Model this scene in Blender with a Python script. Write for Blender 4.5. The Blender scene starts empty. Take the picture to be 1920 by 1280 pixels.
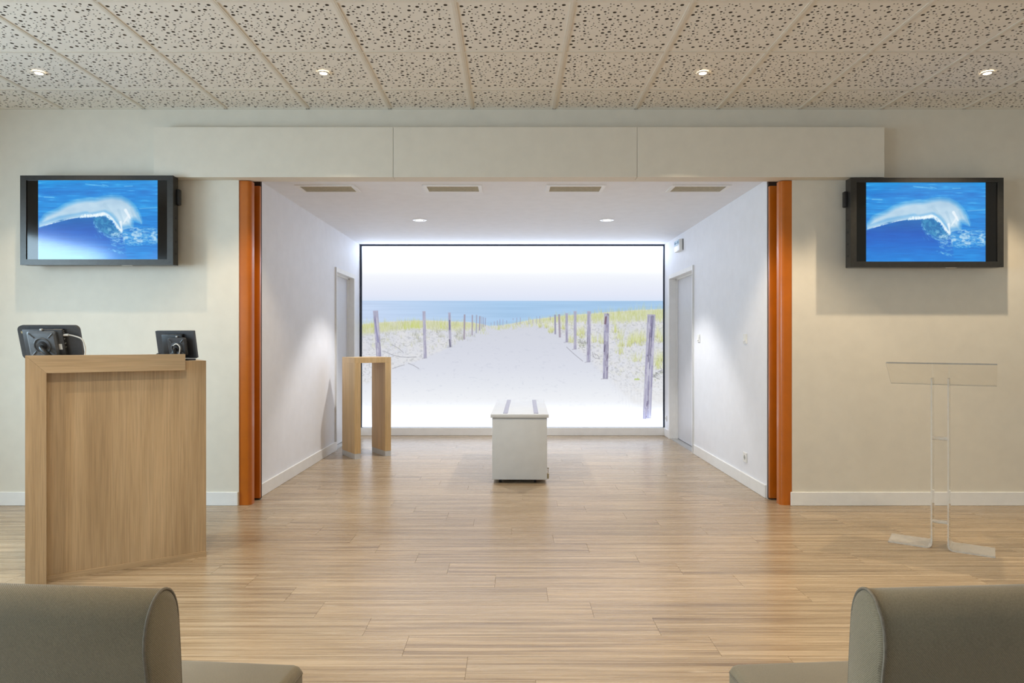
import bpy, bmesh, math, random
import numpy as np
from mathutils import Vector, Matrix
from mathutils.geometry import delaunay_2d_cdt

# ------------------------------------------------------------------ camera, world, light, exposure
SC = bpy.context.scene
COL = SC.collection
R = math.radians

cam_d = bpy.data.cameras.new('camera')
cam_d.sensor_width = 36.0
cam_d.lens = 36.0 * 1276 / 1920
cam_d.clip_start = 0.05
cam = bpy.data.objects.new('camera', cam_d)
COL.objects.link(cam)
cam.location = (0, 0, 1.2)
cam.rotation_euler = (R(90), 0, 0)
SC.camera = cam

SC.view_settings.view_transform = 'Standard'
SC.view_settings.look = 'None'
SC.view_settings.gamma = 1.0
SC.view_settings.use_curve_mapping = False
SC.view_settings.exposure = 0.1

world = bpy.data.worlds.new('world')
SC.world = world
world.use_nodes = True
world.node_tree.nodes['Background'].inputs[0].default_value = (0.75, 0.85, 1.0, 1)
world.node_tree.nodes['Background'].inputs[1].default_value = 1.0


def area(name, loc, rot, sx, sy, power, color):
    l = bpy.data.lights.new(name, 'AREA')
    l.shape = 'RECTANGLE'
    l.size, l.size_y = sx, sy
    l.energy = power
    l.color = color
    o = bpy.data.objects.new(name, l)
    COL.objects.link(o)
    o.location = loc
    o.rotation_euler = rot
    return o


XL, XR, YB, YF, ZC = -4.493, 4.507, -3.6, 4.985, 2.9      # room shell
AX0, AX1, AY1, AZ = -1.945, 1.95, 8.74, 2.44              # alcove
WIN = [(1.70, 3.75, 0.75, 2.27), (-1.45, 1.1, 0.75, 2.27)]  # windows in the left wall (y0, y1, z0, z1)
WINPOW = [180, 180]
for (wy0, wy1, wz0, wz1), wp in zip(WIN, WINPOW):           # daylight entering through the two windows
    # sky light, so it comes in slanting down
    area('daylight', (XL - 0.62, (wy0 + wy1) / 2, (wz0 + wz1) / 2 + 0.12), (0, R(-62), 0),
         1.9, wy1 - wy0 + 0.2, wp, (0.60, 0.83, 1.0))
# daylight from the glazed doors in the wall behind the camera
BWIN = (-2.6, 2.6, 0.1, 2.3)
area('daylight', (0, YB - 0.06, 1.2), (R(90), 0, 0), 5.0, 2.0, 5, (0.95, 0.96, 1.0))

SPOT_E, SPOT_COL = 85.0, (1.0, 0.80, 0.55)
ALC_E, ALC_COL = 92.0, (0.99, 0.96, 0.93)
PRINT_STRENGTH = 0.94

random.seed(7)
RNG = np.random.default_rng(11)


# ------------------------------------------------------------------ material helpers
def lin(c):
    return tuple(((v / 255) / 12.92 if v / 255 <= 0.04045 else ((v / 255 + 0.055) / 1.055) ** 2.4) for v in c)


def L4(c):
    return (*lin(c), 1.0)


class NT:
    def __init__(self, name):
        self.m = bpy.data.materials.new(name)
        self.m.use_nodes = True
        self.t = self.m.node_tree
        self.p = self.t.nodes['Principled BSDF']

    def n(self, kind, **kw):
        nd = self.t.nodes.new(kind)
        for k, v in kw.items():
            setattr(nd, k, v)
        return nd

    def l(self, a, b):
        self.t.links.new(a, b)

    def noise(self, vec, scale, detail=4, rough=0.55, dist=0.0):
        nd = self.n('ShaderNodeTexNoise')
        nd.inputs['Scale'].default_value = scale
        nd.inputs['Detail'].default_value = detail
        nd.inputs['Roughness'].default_value = rough
        nd.inputs['Distortion'].default_value = dist
        if vec is not None:
            self.l(vec, nd.inputs['Vector'])
        return nd

    def mapping(self, vec, scale=(1, 1, 1), rot=(0, 0, 0)):
        nd = self.n('ShaderNodeMapping')
        nd.inputs['Scale'].default_value = scale
        nd.inputs['Rotation'].default_value = rot
        self.l(vec, nd.inputs['Vector'])
        return nd.outputs[0]

    def ramp(self, fac, stops):
        nd = self.n('ShaderNodeValToRGB')
        el = nd.color_ramp.elements
        while len(el) < len(stops):
            el.new(0.5)
        for e, (p, c) in zip(el, stops):
            e.position = p
            e.color = L4(c) if len(c) == 3 else c
        self.l(fac, nd.inputs[0])
        return nd.outputs[0]

    def mix(self, fac, a, b, mode='MIX'):
        nd = self.n('ShaderNodeMix', data_type='RGBA', blend_type=mode)
        if isinstance(fac, (int, float)):
            nd.inputs[0].default_value = fac
        else:
            self.l(fac, nd.inputs[0])
        for s, v in ((6, a), (7, b)):
            if isinstance(v, tuple):
                nd.inputs[s].default_value = L4(v)
            else:
                self.l(v, nd.inputs[s])
        return nd.outputs[2]

    def bump(self, h, strength, dist=0.002):
        nd = self.n('ShaderNodeBump')
        nd.inputs['Strength'].default_value = strength
        nd.inputs['Distance'].default_value = dist
        self.l(h, nd.inputs['Height'])
        self.l(nd.outputs[0], self.p.inputs['Normal'])

    def coord(self, which='Object'):
        return self.n('ShaderNodeTexCoord').outputs[which]


def plain(name, c, rough=0.5, metal=0.0, vary=0.04, scale=30.0, bump=0.0, spec=0.5, coat=0.0):
    """A single-colour material with a faint procedural unevenness."""
    k = NT(name)
    co = k.coord()
    nz = k.noise(co, scale, 5)
    lo = tuple(max(0, v * (1 - vary)) for v in c)
    hi = tuple(min(255, v * (1 + vary)) for v in c)
    k.l(k.ramp(nz.outputs[0], [(0.3, lo), (0.7, hi)]), k.p.inputs['Base Color'])
    k.p.inputs['Roughness'].default_value = rough
    k.p.inputs['Metallic'].default_value = metal
    k.p.inputs['Specular IOR Level'].default_value = spec
    k.p.inputs['Coat Weight'].default_value = coat
    if bump:
        k.bump(nz.outputs[0], bump)
    return k.m


def emit(name, c, s):
    k = NT(name)
    k.p.inputs['Base Color'].default_value = L4(c)
    k.p.inputs['Emission Color'].default_value = L4(c)
    k.p.inputs['Emission Strength'].default_value = s
    return k.m


def wood(name, dark, mid, light, axis='z', rough=0.42, k1=16.0):
    k = NT(name)
    co = k.coord()
    st = {'x': (0.07, 1, 1), 'y': (1, 0.07, 1), 'z': (1, 1, 0.07)}[axis]
    fine = {'x': (0.02, 1, 1), 'y': (1, 0.02, 1), 'z': (1, 1, 0.02)}[axis]
    a = k.noise(k.mapping(co, st), k1, 5, 0.6, 0.6)
    b = k.noise(k.mapping(co, fine), 190, 3, 0.6)
    w = k.noise(k.mapping(co, st), 3.2, 3, 0.5, 1.4)
    c1 = k.ramp(a.outputs[0], [(0.25, dark), (0.5, mid), (0.75, light)])
    c2 = k.ramp(b.outputs[0], [(0.35, (226, 226, 226)), (0.6, (255, 255, 255))])
    c3 = k.ramp(w.outputs[0], [(0.3, (222, 218, 212)), (0.65, (255, 255, 255))])
    k.l(k.mix(1.0, k.mix(0.8, c1, c2, 'MULTIPLY'), c3, 'MULTIPLY'), k.p.inputs['Base Color'])
    k.p.inputs['Roughness'].default_value = rough
    k.bump(b.outputs[0], 0.12, 0.001)
    return k.m


def plank_material():
    k = NT('floor_plank')
    co = k.coord()
    info = k.n('ShaderNodeObjectInfo')
    off = k.n('ShaderNodeCombineXYZ')
    m1 = k.n('ShaderNodeMath', operation='MULTIPLY')
    k.l(info.outputs['Random'], m1.inputs[0])
    m1.inputs[1].default_value = 57.0
    k.l(m1.outputs[0], off.inputs[0])
    k.l(m1.outputs[0], off.inputs[1])
    add = k.n('ShaderNodeVectorMath', operation='ADD')
    k.l(co, add.inputs[0])
    k.l(off.outputs[0], add.inputs[1])
    v = add.outputs[0]
    a = k.noise(k.mapping(v, (0.022, 1, 1)), 30, 4, 0.6, 0.25)      # broad stripes along the board
    b = k.noise(k.mapping(v, (0.014, 1, 1)), 120, 4, 0.6, 0.15)        # fine grain
    c = k.noise(k.mapping(v, (0.05, 1, 1)), 62, 3, 0.5, 0.8)        # limed streaks
    base = k.ramp(a.outputs[0], [(0.28, (143, 123, 100)), (0.5, (186, 166, 138)), (0.72, (206, 188, 163))])
    g = k.ramp(b.outputs[0], [(0.3, (190, 184, 178)), (0.62, (255, 255, 255))])
    col = k.mix(0.85, base, g, 'MULTIPLY')
    lime = k.ramp(c.outputs[0], [(0.62, (0, 0, 0)), (0.80, (200, 200, 200))])
    col = k.mix(lime, col, (224, 211, 190))
    tint = k.ramp(info.outputs['Random'], [(0.0, (240, 239, 238)), (1.0, (255, 253, 250))])
    col = k.mix(1.0, col, tint, 'MULTIPLY')
    k.l(col, k.p.inputs['Base Color'])
    k.l(k.ramp(b.outputs[0], [(0.3, (0.22, 0.22, 0.22, 1)), (0.7, (0.32, 0.32, 0.32, 1))]), k.p.inputs['Roughness'])
    k.p.inputs['Specular IOR Level'].default_value = 0.5
    k.bump(k.mix(0.5, a.outputs[0], b.outputs[0]), 0.5, 0.002)
    return k.m


def fabric_material():
    k = NT('taupe_twill')
    co = k.coord()
    w = k.n('ShaderNodeTexWave', wave_type='BANDS', bands_direction='DIAGONAL')
    w.inputs['Scale'].default_value = 190
    w.inputs['Distortion'].default_value = 0.6
    w.inputs['Detail'].default_value = 1
    k.l(co, w.inputs['Vector'])
    nz = k.noise(co, 420, 3)
    nb = k.noise(co, 6, 3)
    c = k.ramp(w.outputs['Fac'], [(0.2, (114, 104, 82)), (0.8, (141, 130, 106))])
    c = k.mix(0.25, c, k.ramp(nz.outputs[0], [(0.3, (92, 83, 64)), (0.7, (158, 147, 124))]))
    c = k.mix(1.0, c, k.ramp(nb.outputs[0], [(0.3, (238, 238, 238)), (0.7, (255, 255, 255))]), 'MULTIPLY')
    k.l(c, k.p.inputs['Base Color'])
    k.p.inputs['Roughness'].default_value = 0.85
    k.p.inputs['Sheen Weight'].default_value = 0.25
    k.bump(w.outputs['Fac'], 0.25, 0.001)
    return k.m


def acrylic_material(name, frosted=0.0):
    k = NT(name)
    nz = k.noise(k.coord(), 40, 3)
    k.p.inputs['Base Color'].default_value = (0.97, 0.98, 0.98, 1)
    k.p.inputs['Transmission Weight'].default_value = 1.0
    k.p.inputs['IOR'].default_value = 1.25
    k.p.inputs['Roughness'].default_value = 0.02 + frosted
    k.bump(nz.outputs[0], 0.02, 0.0005)
    return k.m


def picture_material(name, strength, sampling=None, gloss=None):
    k = NT(name)
    at = k.n('ShaderNodeVertexColor')
    at.layer_name = 'print'
    k.p.inputs['Base Color'].default_value = (0.01, 0.01, 0.012, 1)
    k.l(at.outputs[0], k.p.inputs['Emission Color'])
    k.p.inputs['Emission Strength'].default_value = strength
    k.p.inputs['Roughness'].default_value = gloss if gloss is not None else 0.6
    k.p.inputs['Specular IOR Level'].default_value = 0.9 if gloss is not None else 0.1
    if sampling:
        k.m.cycles.emission_sampling = sampling
    return k.m


M = {}
M['wall'] = plain('cream_wall_paint', (226, 220, 206), 0.62, vary=0.012, scale=9, bump=0.04)
M['alcove'] = plain('white_alcove_paint', (238, 240, 245), 0.6, vary=0.01, scale=9, bump=0.04)
M['white_trim'] = plain('white_trim_paint', (240, 240, 238), 0.4, vary=0.012, scale=12)
M['ceil'] = plain('white_ceiling_board', (236, 231, 222), 0.8, vary=0.015, scale=14, bump=0.05)
M['felt_hole_shade'] = plain('grey_felt_hole_shade', (98, 90, 78), 0.95, vary=0.08, scale=120)
M['bar'] = plain('cream_ceiling_bar', (226, 219, 206), 0.5, vary=0.01)
M['plank'] = plank_material()
M['underlay'] = plain('dark_floor_joint', (204, 186, 158), 0.8, vary=0.06)
M['orange'] = plain('orange_painted_metal', (190, 102, 12), 0.34, vary=0.03, scale=8, coat=0.15)
M['seal'] = plain('dark_brown_seal', (52, 34, 24), 0.7, vary=0.08)
M['oak'] = wood('oak_laminate_upright', (192, 165, 129), (205, 178, 142), (214, 189, 154), 'z')
M['oak_h'] = wood('oak_laminate_level', (192, 165, 129), (207, 180, 144), (214, 189, 154), 'x')
M['oak2'] = wood('honey_oak', (228, 192, 138), (235, 202, 150), (240, 210, 162), 'z', 0.4, 22)
M['steel'] = plain('brushed_steel', (190, 190, 188), 0.35, 0.6, vary=0.06, scale=60)
M['chrome'] = plain('chrome', (215, 215, 215), 0.15, 1.0, vary=0.02)
M['white_metal'] = plain('white_enamel', (206, 209, 211), 0.32, vary=0.015, scale=10, coat=0.2)
M['rail'] = plain('lilac_steel_rail', (176, 174, 190), 0.25, 0.5, vary=0.03)
M['black'] = plain('black_plastic', (26, 26, 27), 0.4, vary=0.1, scale=80)
M['bezel'] = plain('charcoal_satin_bezel', (62, 61, 59), 0.34, 0.5, vary=0.05, scale=40)
M['tvblack'] = plain('black_glass_border', (8, 8, 9), 0.10, vary=0.05)
M['grey_plastic'] = plain('dark_grey_plastic', (62, 64, 68), 0.42, vary=0.06, scale=80)
M['grey_light'] = plain('mid_grey_plastic', (88, 92, 97), 0.38, vary=0.05, scale=80)
M['cable'] = plain('white_cable', (225, 222, 215), 0.45, vary=0.02)
M['grille'] = plain('beige_grey_grille', (178, 171, 150), 0.6, vary=0.05)
M['duct'] = plain('dark_duct', (112, 106, 94), 0.9, vary=0.1)
M['door'] = plain('pale_grey_door', (214, 215, 219), 0.45, vary=0.01, scale=8)
M['frame_grey'] = plain('grey_door_edge', (168, 167, 164), 0.45, vary=0.02)
M['dark_alu'] = plain('dark_blue_grey_frame', (52, 60, 74), 0.45, 0.3, vary=0.05)
M['plastic'] = plain('white_plastic', (236, 236, 232), 0.35, vary=0.01)
M['plastic_shade'] = plain('grey_plastic_detail', (170, 172, 168), 0.4, vary=0.02)
M['sign_blue'] = plain('pale_blue_cover', (176, 208, 226), 0.3, vary=0.02)
M['sign_mark'] = plain('slate_blue_print', (96, 130, 160), 0.5, vary=0.02)
M['brass'] = plain('dull_beige_metal', (158, 148, 120), 0.4, 0.5, vary=0.05)
M['fabric'] = fabric_material()
M['piping'] = plain('taupe_piping', (118, 110, 96), 0.8, vary=0.08, scale=200)
M['acrylic'] = acrylic_material('clear_acrylic')
k = NT('acrylic_edge_glint')  # pale base colour stands in for light caught in the sheet edges
nz = k.noise(k.coord(), 60, 3)
k.l(k.ramp(nz.outputs[0], [(0.3, (236, 236, 232)), (0.7, (250, 250, 248))]), k.p.inputs['Base Color'])
k.p.inputs['Transmission Weight'].default_value = 0.72
k.p.inputs['IOR'].default_value = 1.2
k.p.inputs['Roughness'].default_value = 0.35
M['acrylic_edge'] = k.m
k = NT('acrylic_frost_sheen')  # whitish base paints in the room's reflection on the feet; spacers simply frosted
nz = k.noise(k.coord(), 50, 3)
k.l(k.ramp(nz.outputs[0], [(0.3, (236, 232, 226)), (0.7, (248, 246, 242))]), k.p.inputs['Base Color'])
k.p.inputs['Transmission Weight'].default_value = 0.62
k.p.inputs['IOR'].default_value = 1.25
k.p.inputs['Roughness'].default_value = 0.12
M['acrylic_foot'] = k.m
M['lamp'] = emit('lit_lamp', (255, 240, 214), 14.0)
M['lamp'].cycles.emission_sampling = 'NONE'
k = NT('window_glass')
tr = k.n('ShaderNodeBsdfTransparent')
gl = k.n('ShaderNodeBsdfGlossy')
gl.inputs['Roughness'].default_value = 0.02
mx = k.n('ShaderNodeMixShader')
nz = k.noise(k.coord(), 3, 2)
k.l(k.ramp(nz.outputs[0], [(0.3, (0.05, 0.05, 0.05, 1)), (0.7, (0.06, 0.06, 0.06, 1))]), mx.inputs[0])
k.l(tr.outputs[0], mx.inputs[1])
k.l(gl.outputs[0], mx.inputs[2])
k.l(mx.outputs[0], k.t.nodes['Material Output'].inputs[0])
M['glass'] = k.m


# ------------------------------------------------------------------ mesh helpers
def obj(name, bm, mat, parent=None, smooth=None):
    me = bpy.data.meshes.new(name)
    bmesh.ops.recalc_face_normals(bm, faces=bm.faces[:])
    bm.to_mesh(me)
    bm.free()
    for m in (mat if isinstance(mat, (list, tuple)) else [mat]):
        me.materials.append(M[m] if isinstance(m, str) else m)
    if smooth:
        for p in me.polygons:
            p.use_smooth = True
        me.set_sharp_from_angle(angle=R(smooth))
    o = bpy.data.objects.new(name, me)
    COL.objects.link(o)
    if parent:
        o.parent = parent
    return o


def tag(o, label, cat, group=None):
    o['label'] = label
    o['category'] = cat
    if group:
        o['group'] = group
    return o


def thing(name, label, cat, loc=(0, 0, 0), rz=0.0, group=None):
    o = bpy.data.objects.new(name, None)
    o.empty_display_size = 0.1
    COL.objects.link(o)
    o.location = loc
    o.rotation_euler = (0, 0, rz)
    return tag(o, label, cat, group)


def struct(o):
    o['kind'] = 'structure'
    return o


def bx(bm, x0, x1, y0, y1, z0, z1, bevel=0.0, seg=2, mi=0):
    r = bmesh.ops.create_cube(bm, size=1.0)
    vs = r['verts']
    for v in vs:
        v.co = Vector((x0 + (v.co.x + 0.5) * (x1 - x0), y0 + (v.co.y + 0.5) * (y1 - y0), z0 + (v.co.z + 0.5) * (z1 - z0)))
    fs = {f for v in vs for f in v.link_faces}
    for f in fs:
        f.material_index = mi
    if bevel:
        es = list({e for v in vs for e in v.link_edges})
        bmesh.ops.bevel(bm, geom=es, offset=bevel, segments=seg, profile=0.5, affect='EDGES')
    return bm


def box(*a, **k):
    return bx(bmesh.new(), *a, **k)


def cyl(bm, p0, p1, r0, r1=None, n=16):
    p0, p1 = Vector(p0), Vector(p1)
    d = p1 - p0
    q = d.to_track_quat('Z', 'Y').to_matrix().to_4x4()
    bmesh.ops.create_cone(bm, cap_ends=True, segments=n, radius1=r0, radius2=r0 if r1 is None else r1, depth=d.length,
                          matrix=Matrix.Translation((p0 + p1) / 2) @ q)
    return bm


def ring(bm, c, rad_out, rad_in, z0, z1, n=32):
    """A flat washer about a vertical axis."""
    vs = []
    for r, z in ((rad_in, z0), (rad_out, z0), (rad_out, z1), (rad_in, z1)):
        vs.append([bm.verts.new((c[0] + r * math.cos(2 * math.pi * i / n), c[1] + r * math.sin(2 * math.pi * i / n), z)) for i in range(n)])
    for a in range(4):
        b = (a + 1) % 4
        for i in range(n):
            j = (i + 1) % n
            bm.faces.new((vs[a][i], vs[a][j], vs[b][j], vs[b][i]))
    return bm


def tube(bm, pts, r, n=8, closed=False):
    pts = [Vector(p) for p in pts]
    rings = []
    m = len(pts)
    up = Vector((0.13, 0.29, 0.95)).normalized()
    for i, p in enumerate(pts):
        if closed:
            t = pts[(i + 1) % m] - pts[i - 1]
        else:
            t = pts[min(i + 1, m - 1)] - pts[max(i - 1, 0)]
        t.normalize()
        a = t.cross(up)
        if a.length < 1e-3:
            a = t.cross(Vector((1, 0, 0)))
        a.normalize()
        b = t.cross(a)
        rings.append([bm.verts.new(p + r * (math.cos(2 * math.pi * j / n) * a + math.sin(2 * math.pi * j / n) * b)) for j in range(n)])
    for i in range(m if closed else m - 1):
        A, B = rings[i], rings[(i + 1) % m]
        for j in range(n):
            k = (j + 1) % n
            bm.faces.new((A[j], A[k], B[k], B[j]))
    if not closed:
        bm.faces.new(rings[0])
        bm.faces.new(rings[-1][::-1])
    return bm


def prism(bm, poly, axis, a0, a1):
    """Extrude a 2-D outline along an axis. axis 'x': poly is (y, z); 'y': (x, z); 'z': (x, y)."""
    def P(p, a):
        return {'x': (a, p[0], p[1]), 'y': (p[0], a, p[1]), 'z': (p[0], p[1], a)}[axis]
    A = [bm.verts.new(P(p, a0)) for p in poly]
    B = [bm.verts.new(P(p, a1)) for p in poly]
    n = len(poly)
    for i in range(n):
        j = (i + 1) % n
        bm.faces.new((A[i], A[j], B[j], B[i]))
    bm.faces.new(A)
    bm.faces.new(B[::-1])
    return bm


def rrect(x0, x1, y0, y1, r, n=6):
    pts = []
    for cx, cy, a in ((x1 - r, y1 - r, 0), (x0 + r, y1 - r, 90), (x0 + r, y0 + r, 180), (x1 - r, y0 + r, 270)):
        for i in range(n + 1):
            t = R(a + 90 * i / n)
            pts.append((cx + r * math.cos(t), cy + r * math.sin(t)))
    return pts


def spline(pts, n=8):
    """Catmull-Rom through the points."""
    P = [Vector(p) for p in pts]
    P = [2 * P[0] - P[1]] + P + [2 * P[-1] - P[-2]]
    out = []
    for i in range(1, len(P) - 2):
        for j in range(n):
            t = j / n
            out.append(0.5 * ((2 * P[i]) + (P[i + 1] - P[i - 1]) * t + (2 * P[i - 1] - 5 * P[i] + 4 * P[i + 1] - P[i + 2]) * t * t
                              + (3 * P[i] - P[i - 1] - 3 * P[i + 1] + P[i + 2]) * t ** 3))
    out.append(P[-2])
    return out


# ------------------------------------------------------------------ room shell
bm = box(XL - 0.3, XR + 0.3, YB - 0.3, 1.32, -0.15, 0.0)
bx(bm, XL - 0.3, XR + 0.3, 1.32, AY1 + 0.3, -0.15, -0.004, mi=1)
floor = struct(obj('floor', bm, ['plank', 'underlay']))

PW, PL = 0.182, 1.22
full = None
row = 0
y = 1.32
while y < AY1 - 0.001:
    y1 = min(y + PW, AY1)
    if y < YF - 0.02:
        xa, xb = XL, XR
    elif y < 5.14:
        xa, xb = -2.02, 2.06
    else:
        xa, xb = AX0 - 0.1, AX1 + 0.1
    off = (row * 0.4137 + 0.19 * ((row * 7) % 5)) % 1.0 * PL
    x = math.floor((xa - off) / PL) * PL + off
    while x < xb:
        p0, p1 = max(x, xa), min(x + PL, xb)
        if p1 - p0 > 0.03:
            if full is not None and p1 - p0 > PL - 1e-6 and abs(y1 - y - PW) < 1e-6:
                o = bpy.data.objects.new('plank', full)
                COL.objects.link(o)
                o.parent = floor
            else:
                hx, hy = (p1 - p0) / 2 - 0.0006, (y1 - y) / 2 - 0.0004
                o = obj('plank', box(-hx, hx, -hy, hy, -0.004, 0.0), 'plank', floor)
                if p1 - p0 > PL - 1e-6:
                    full = o.data
            o.location = ((p0 + p1) / 2, (y + y1) / 2, 0)
        x += PL
    y = y1
    row += 1

# walls
struct(obj('wall_front_left', box(XL - 0.2, -2.001, YF, YF + 0.2, 0, 3.1), 'wall'))
struct(obj('wall_front_right', box(2.053, XR + 0.2, YF, YF + 0.2, 0, 3.1), 'wall'))
struct(obj('wall_front_top', box(-2.001, 2.053, YF, YF + 0.06, 2.385, 3.1), 'wall'))
bm = bmesh.new()
ys = [YB - 0.2, WIN[1][0], WIN[1][1], WIN[0][0], WIN[0][1], YF]
bx(bm, XL - 0.2, XL, ys[0], ys[1], 0, 3.1)
bx(bm, XL - 0.2, XL, ys[2], ys[3], 0, 3.1)
bx(bm, XL - 0.2, XL, ys[4], ys[5], 0, 3.1)
for a, b in ((ys[1], ys[2]), (ys[3], ys[4])):
    bx(bm, XL - 0.2, XL, a, b, 0, WIN[0][2])
    bx(bm, XL - 0.2, XL, a, b, WIN[0][3], 3.1)
struct(obj('wall_left', bm, 'wall'))
struct(obj('wall_right', box(XR, XR + 0.2, YB - 0.2, YF, 0, 3.1), 'wall'))
bm = box(XL, BWIN[0], YB - 0.2, YB, 0, 3.1)
bx(bm, BWIN[1], XR, YB - 0.2, YB, 0, 3.1)
bx(bm, BWIN[0], BWIN[1], YB - 0.2, YB, 0, BWIN[2])
bx(bm, BWIN[0], BWIN[1], YB - 0.2, YB, BWIN[3], 3.1)
struct(obj('wall_back', bm, 'wall'))
for i, (a, b, z0, z1) in enumerate(WIN):
    fr = bmesh.new()
    for q in ((a, a + 0.06, z0, z1), (b - 0.06, b, z0, z1), (a, b, z0, z0 + 0.06), (a, b, z1 - 0.06, z1)):
        bx(fr, XL - 0.16, XL - 0.08, q[0], q[1], q[2], q[3])
    w = struct(obj('window_%d' % (i + 1), fr, 'white_trim'))
    obj('pane', box(XL - 0.125, XL - 0.117, a + 0.06, b - 0.06, z0 + 0.06, z1 - 0.06), 'glass', w)
fr = bmesh.new()
for q in ((BWIN[0], BWIN[0] + 0.07, BWIN[2], BWIN[3]), (BWIN[1] - 0.07, BWIN[1], BWIN[2], BWIN[3]),
          (BWIN[0], BWIN[1], BWIN[2], BWIN[2] + 0.07), (BWIN[0], BWIN[1], BWIN[3] - 0.07, BWIN[3])):
    bx(fr, q[0], q[1], YB - 0.16, YB - 0.08, q[2], q[3])
w = struct(obj('window_3', fr, 'white_trim'))
obj('pane', box(BWIN[0] + 0.07, BWIN[1] - 0.07, YB - 0.125, YB - 0.117, BWIN[2] + 0.07, BWIN[3] - 0.07), 'glass', w)

# alcove walls with a door opening each
LD = (7.50, 8.36, 1.99)      # left door: y0, y1, height
RD = (7.31, 8.41, 1.99)
for side, (d0, d1, dh) in (('left', LD), ('right', RD)):
    s = -1 if side == 'left' else 1
    xi = AX0 if s < 0 else AX1
    xs = sorted((xi, xi + s * 0.18))
    bm = box(xs[0], xs[1], 5.21, d0, 0, AZ)
    bx(bm, xs[0], xs[1], d1, AY1, 0, AZ)
    bx(bm, xs[0], xs[1], d0, d1, dh, AZ)
    struct(obj('wall_alcove_' + side, bm, 'alcove'))
struct(obj('wall_alcove_back', box(AX0 - 0.18, AX1 + 0.18, AY1, AY1 + 0.2, 0, 2.7), 'alcove'))
struct(obj('ceiling_alcove', box(AX0 - 0.18, AX1 + 0.18, YF + 0.06, AY1, AZ, AZ + 0.12), 'alcove'))

# main ceiling: slab, perforated tiles, bars
bm = box(XL - 0.2, XR + 0.2, YB - 0.2, 2.2, ZC, ZC + 0.2)
bx(bm, XL - 0.2, XR + 0.2, 2.2, YF, ZC + 0.03, ZC + 0.2)
ceiling = struct(obj('ceiling', bm, 'ceil'))
GX = [XL + 0.6 * i for i in range(16)]
GY = [2.205, 2.805, 3.405, 4.005, 4.605, YF]


def hole_pattern():
    rng = random.Random(5)
    out = []
    for rad, cnt in ((0.0102, 38), (0.0074, 60), (0.0042, 165)):
        tries = 0
        k = 0
        while k < cnt and tries < 9000:
            tries += 1
            p = (rng.uniform(0.026, 0.564), rng.uniform(0.026, 0.564))
            if all((p[0] - q[0]) ** 2 + (p[1] - q[1]) ** 2 > (rad + q[2] + 0.0085) ** 2 for q in out):
                out.append((p[0], p[1], rad))
                k += 1
    return out


HOLES = hole_pattern()


def tile_mesh(w, h):
    holes = [q for q in HOLES if q[0] + q[2] < w - 0.012 and q[1] + q[2] < h - 0.012]
    V = [Vector((0, 0)), Vector((w, 0)), Vector((w, h)), Vector((0, h))]
    E = [(0, 1), (1, 2), (2, 3), (3, 0)]
    loops = []
    for hx, hy, r in holes:
        n = 10 if r > 0.006 else 7
        b = len(V)
        V += [Vector((hx + r * math.cos(2 * math.pi * i / n), hy + r * math.sin(2 * math.pi * i / n))) for i in range(n)]
        E += [(b + i, b + (i + 1) % n) for i in range(n)]
        loops.append(range(b, b + n))
    vo, eo, fo, ov, _, _ = delaunay_2d_cdt(V, E, [], 0, 1e-7)
    own = {}
    for hi, lp in enumerate(loops):
        for i in lp:
            own[i] = hi
    vown = [own.get(ov[i][0], -1) if ov[i] else -1 for i in range(len(vo))]
    bm = bmesh.new()
    bv = [bm.verts.new((v.x, v.y, 0)) for v in vo]
    bt = {}
    T = 0.006
    for f in fo:
        s = {vown[i] for i in f}
        if len(s) == 1 and -1 not in s:
            continue
        bm.faces.new([bv[i] for i in f])
    inv = {}
    for i, o_ in enumerate(ov):
        for q in o_:
            inv[q] = i
    for lp in loops:
        lp = [inv[i] for i in lp]
        top = [bm.verts.new((vo[i].x, vo[i].y, T)) for i in lp]
        n = len(lp)
        for a in range(n):
            b = (a + 1) % n
            bm.faces.new((bv[lp[a]], bv[lp[b]], top[b], top[a])).material_index = 1  # hole walls coloured dark like the felt, painting in the shade inside
    q = [bm.verts.new(p) for p in ((0, 0, T), (w, 0, T), (w, h, T), (0, h, T))]
    f = bm.faces.new(q)
    f.material_index = 1
    me = bpy.data.meshes.new('ceiling_tile')
    bm.to_mesh(me)
    bm.free()
    me.materials.append(M['ceil'])
    me.materials.append(M['felt_hole_shade'])
    return me


T_FULL = tile_mesh(0.59, 0.59)
T_PART = tile_mesh(0.59, YF - 4.605 - 0.008)
for gx in GX[:-1]:
    for j in range(5):
        if j == 1 and abs(gx - 1.507) < 0.01:
            o = obj('air_panel', box(0.1, 0.49, 0.03, 0.56, -0.006, 0.006, bevel=0.003), 'bar', ceiling)
            o.location = (gx + 0.005, GY[j] + 0.005, ZC + 0.002)
            f = obj('ceiling_tile', box(0, 0.59, 0, 0.59, 0.0, 0.009), 'ceil', ceiling)
            f.location = (gx + 0.005, GY[j] + 0.005, ZC + 0.004)
            continue
        o = bpy.data.objects.new('ceiling_tile', T_PART if j == 4 else T_FULL)
        COL.objects.link(o)
        o.parent = ceiling
        o.location = (gx + 0.005, GY[j] + 0.005, ZC + 0.004)
bar_y = box(-0.0125, 0.0125, 2.2, YF, ZC, ZC + 0.004)
bx(bar_y, -0.004, 0.004, 2.2, YF, ZC - 0.001, ZC + 0.02)
first = obj('grid_bar', bar_y, 'bar', ceiling)
first.location.x = GX[1]
for gx in GX[2:-1]:
    o = first.copy()
    COL.objects.link(o)
    o.location.x = gx
for gy in GY[:-1]:
    o = obj('grid_bar', box(XL, XR, -0.009, 0.009, ZC + 0.0005, ZC + 0.004), 'bar', ceiling)
    o.location.y = gy
obj('edge_bar', box(XL, XR, YF - 0.016, YF, ZC + 0.0, ZC + 0.004), 'bar', ceiling)

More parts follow.
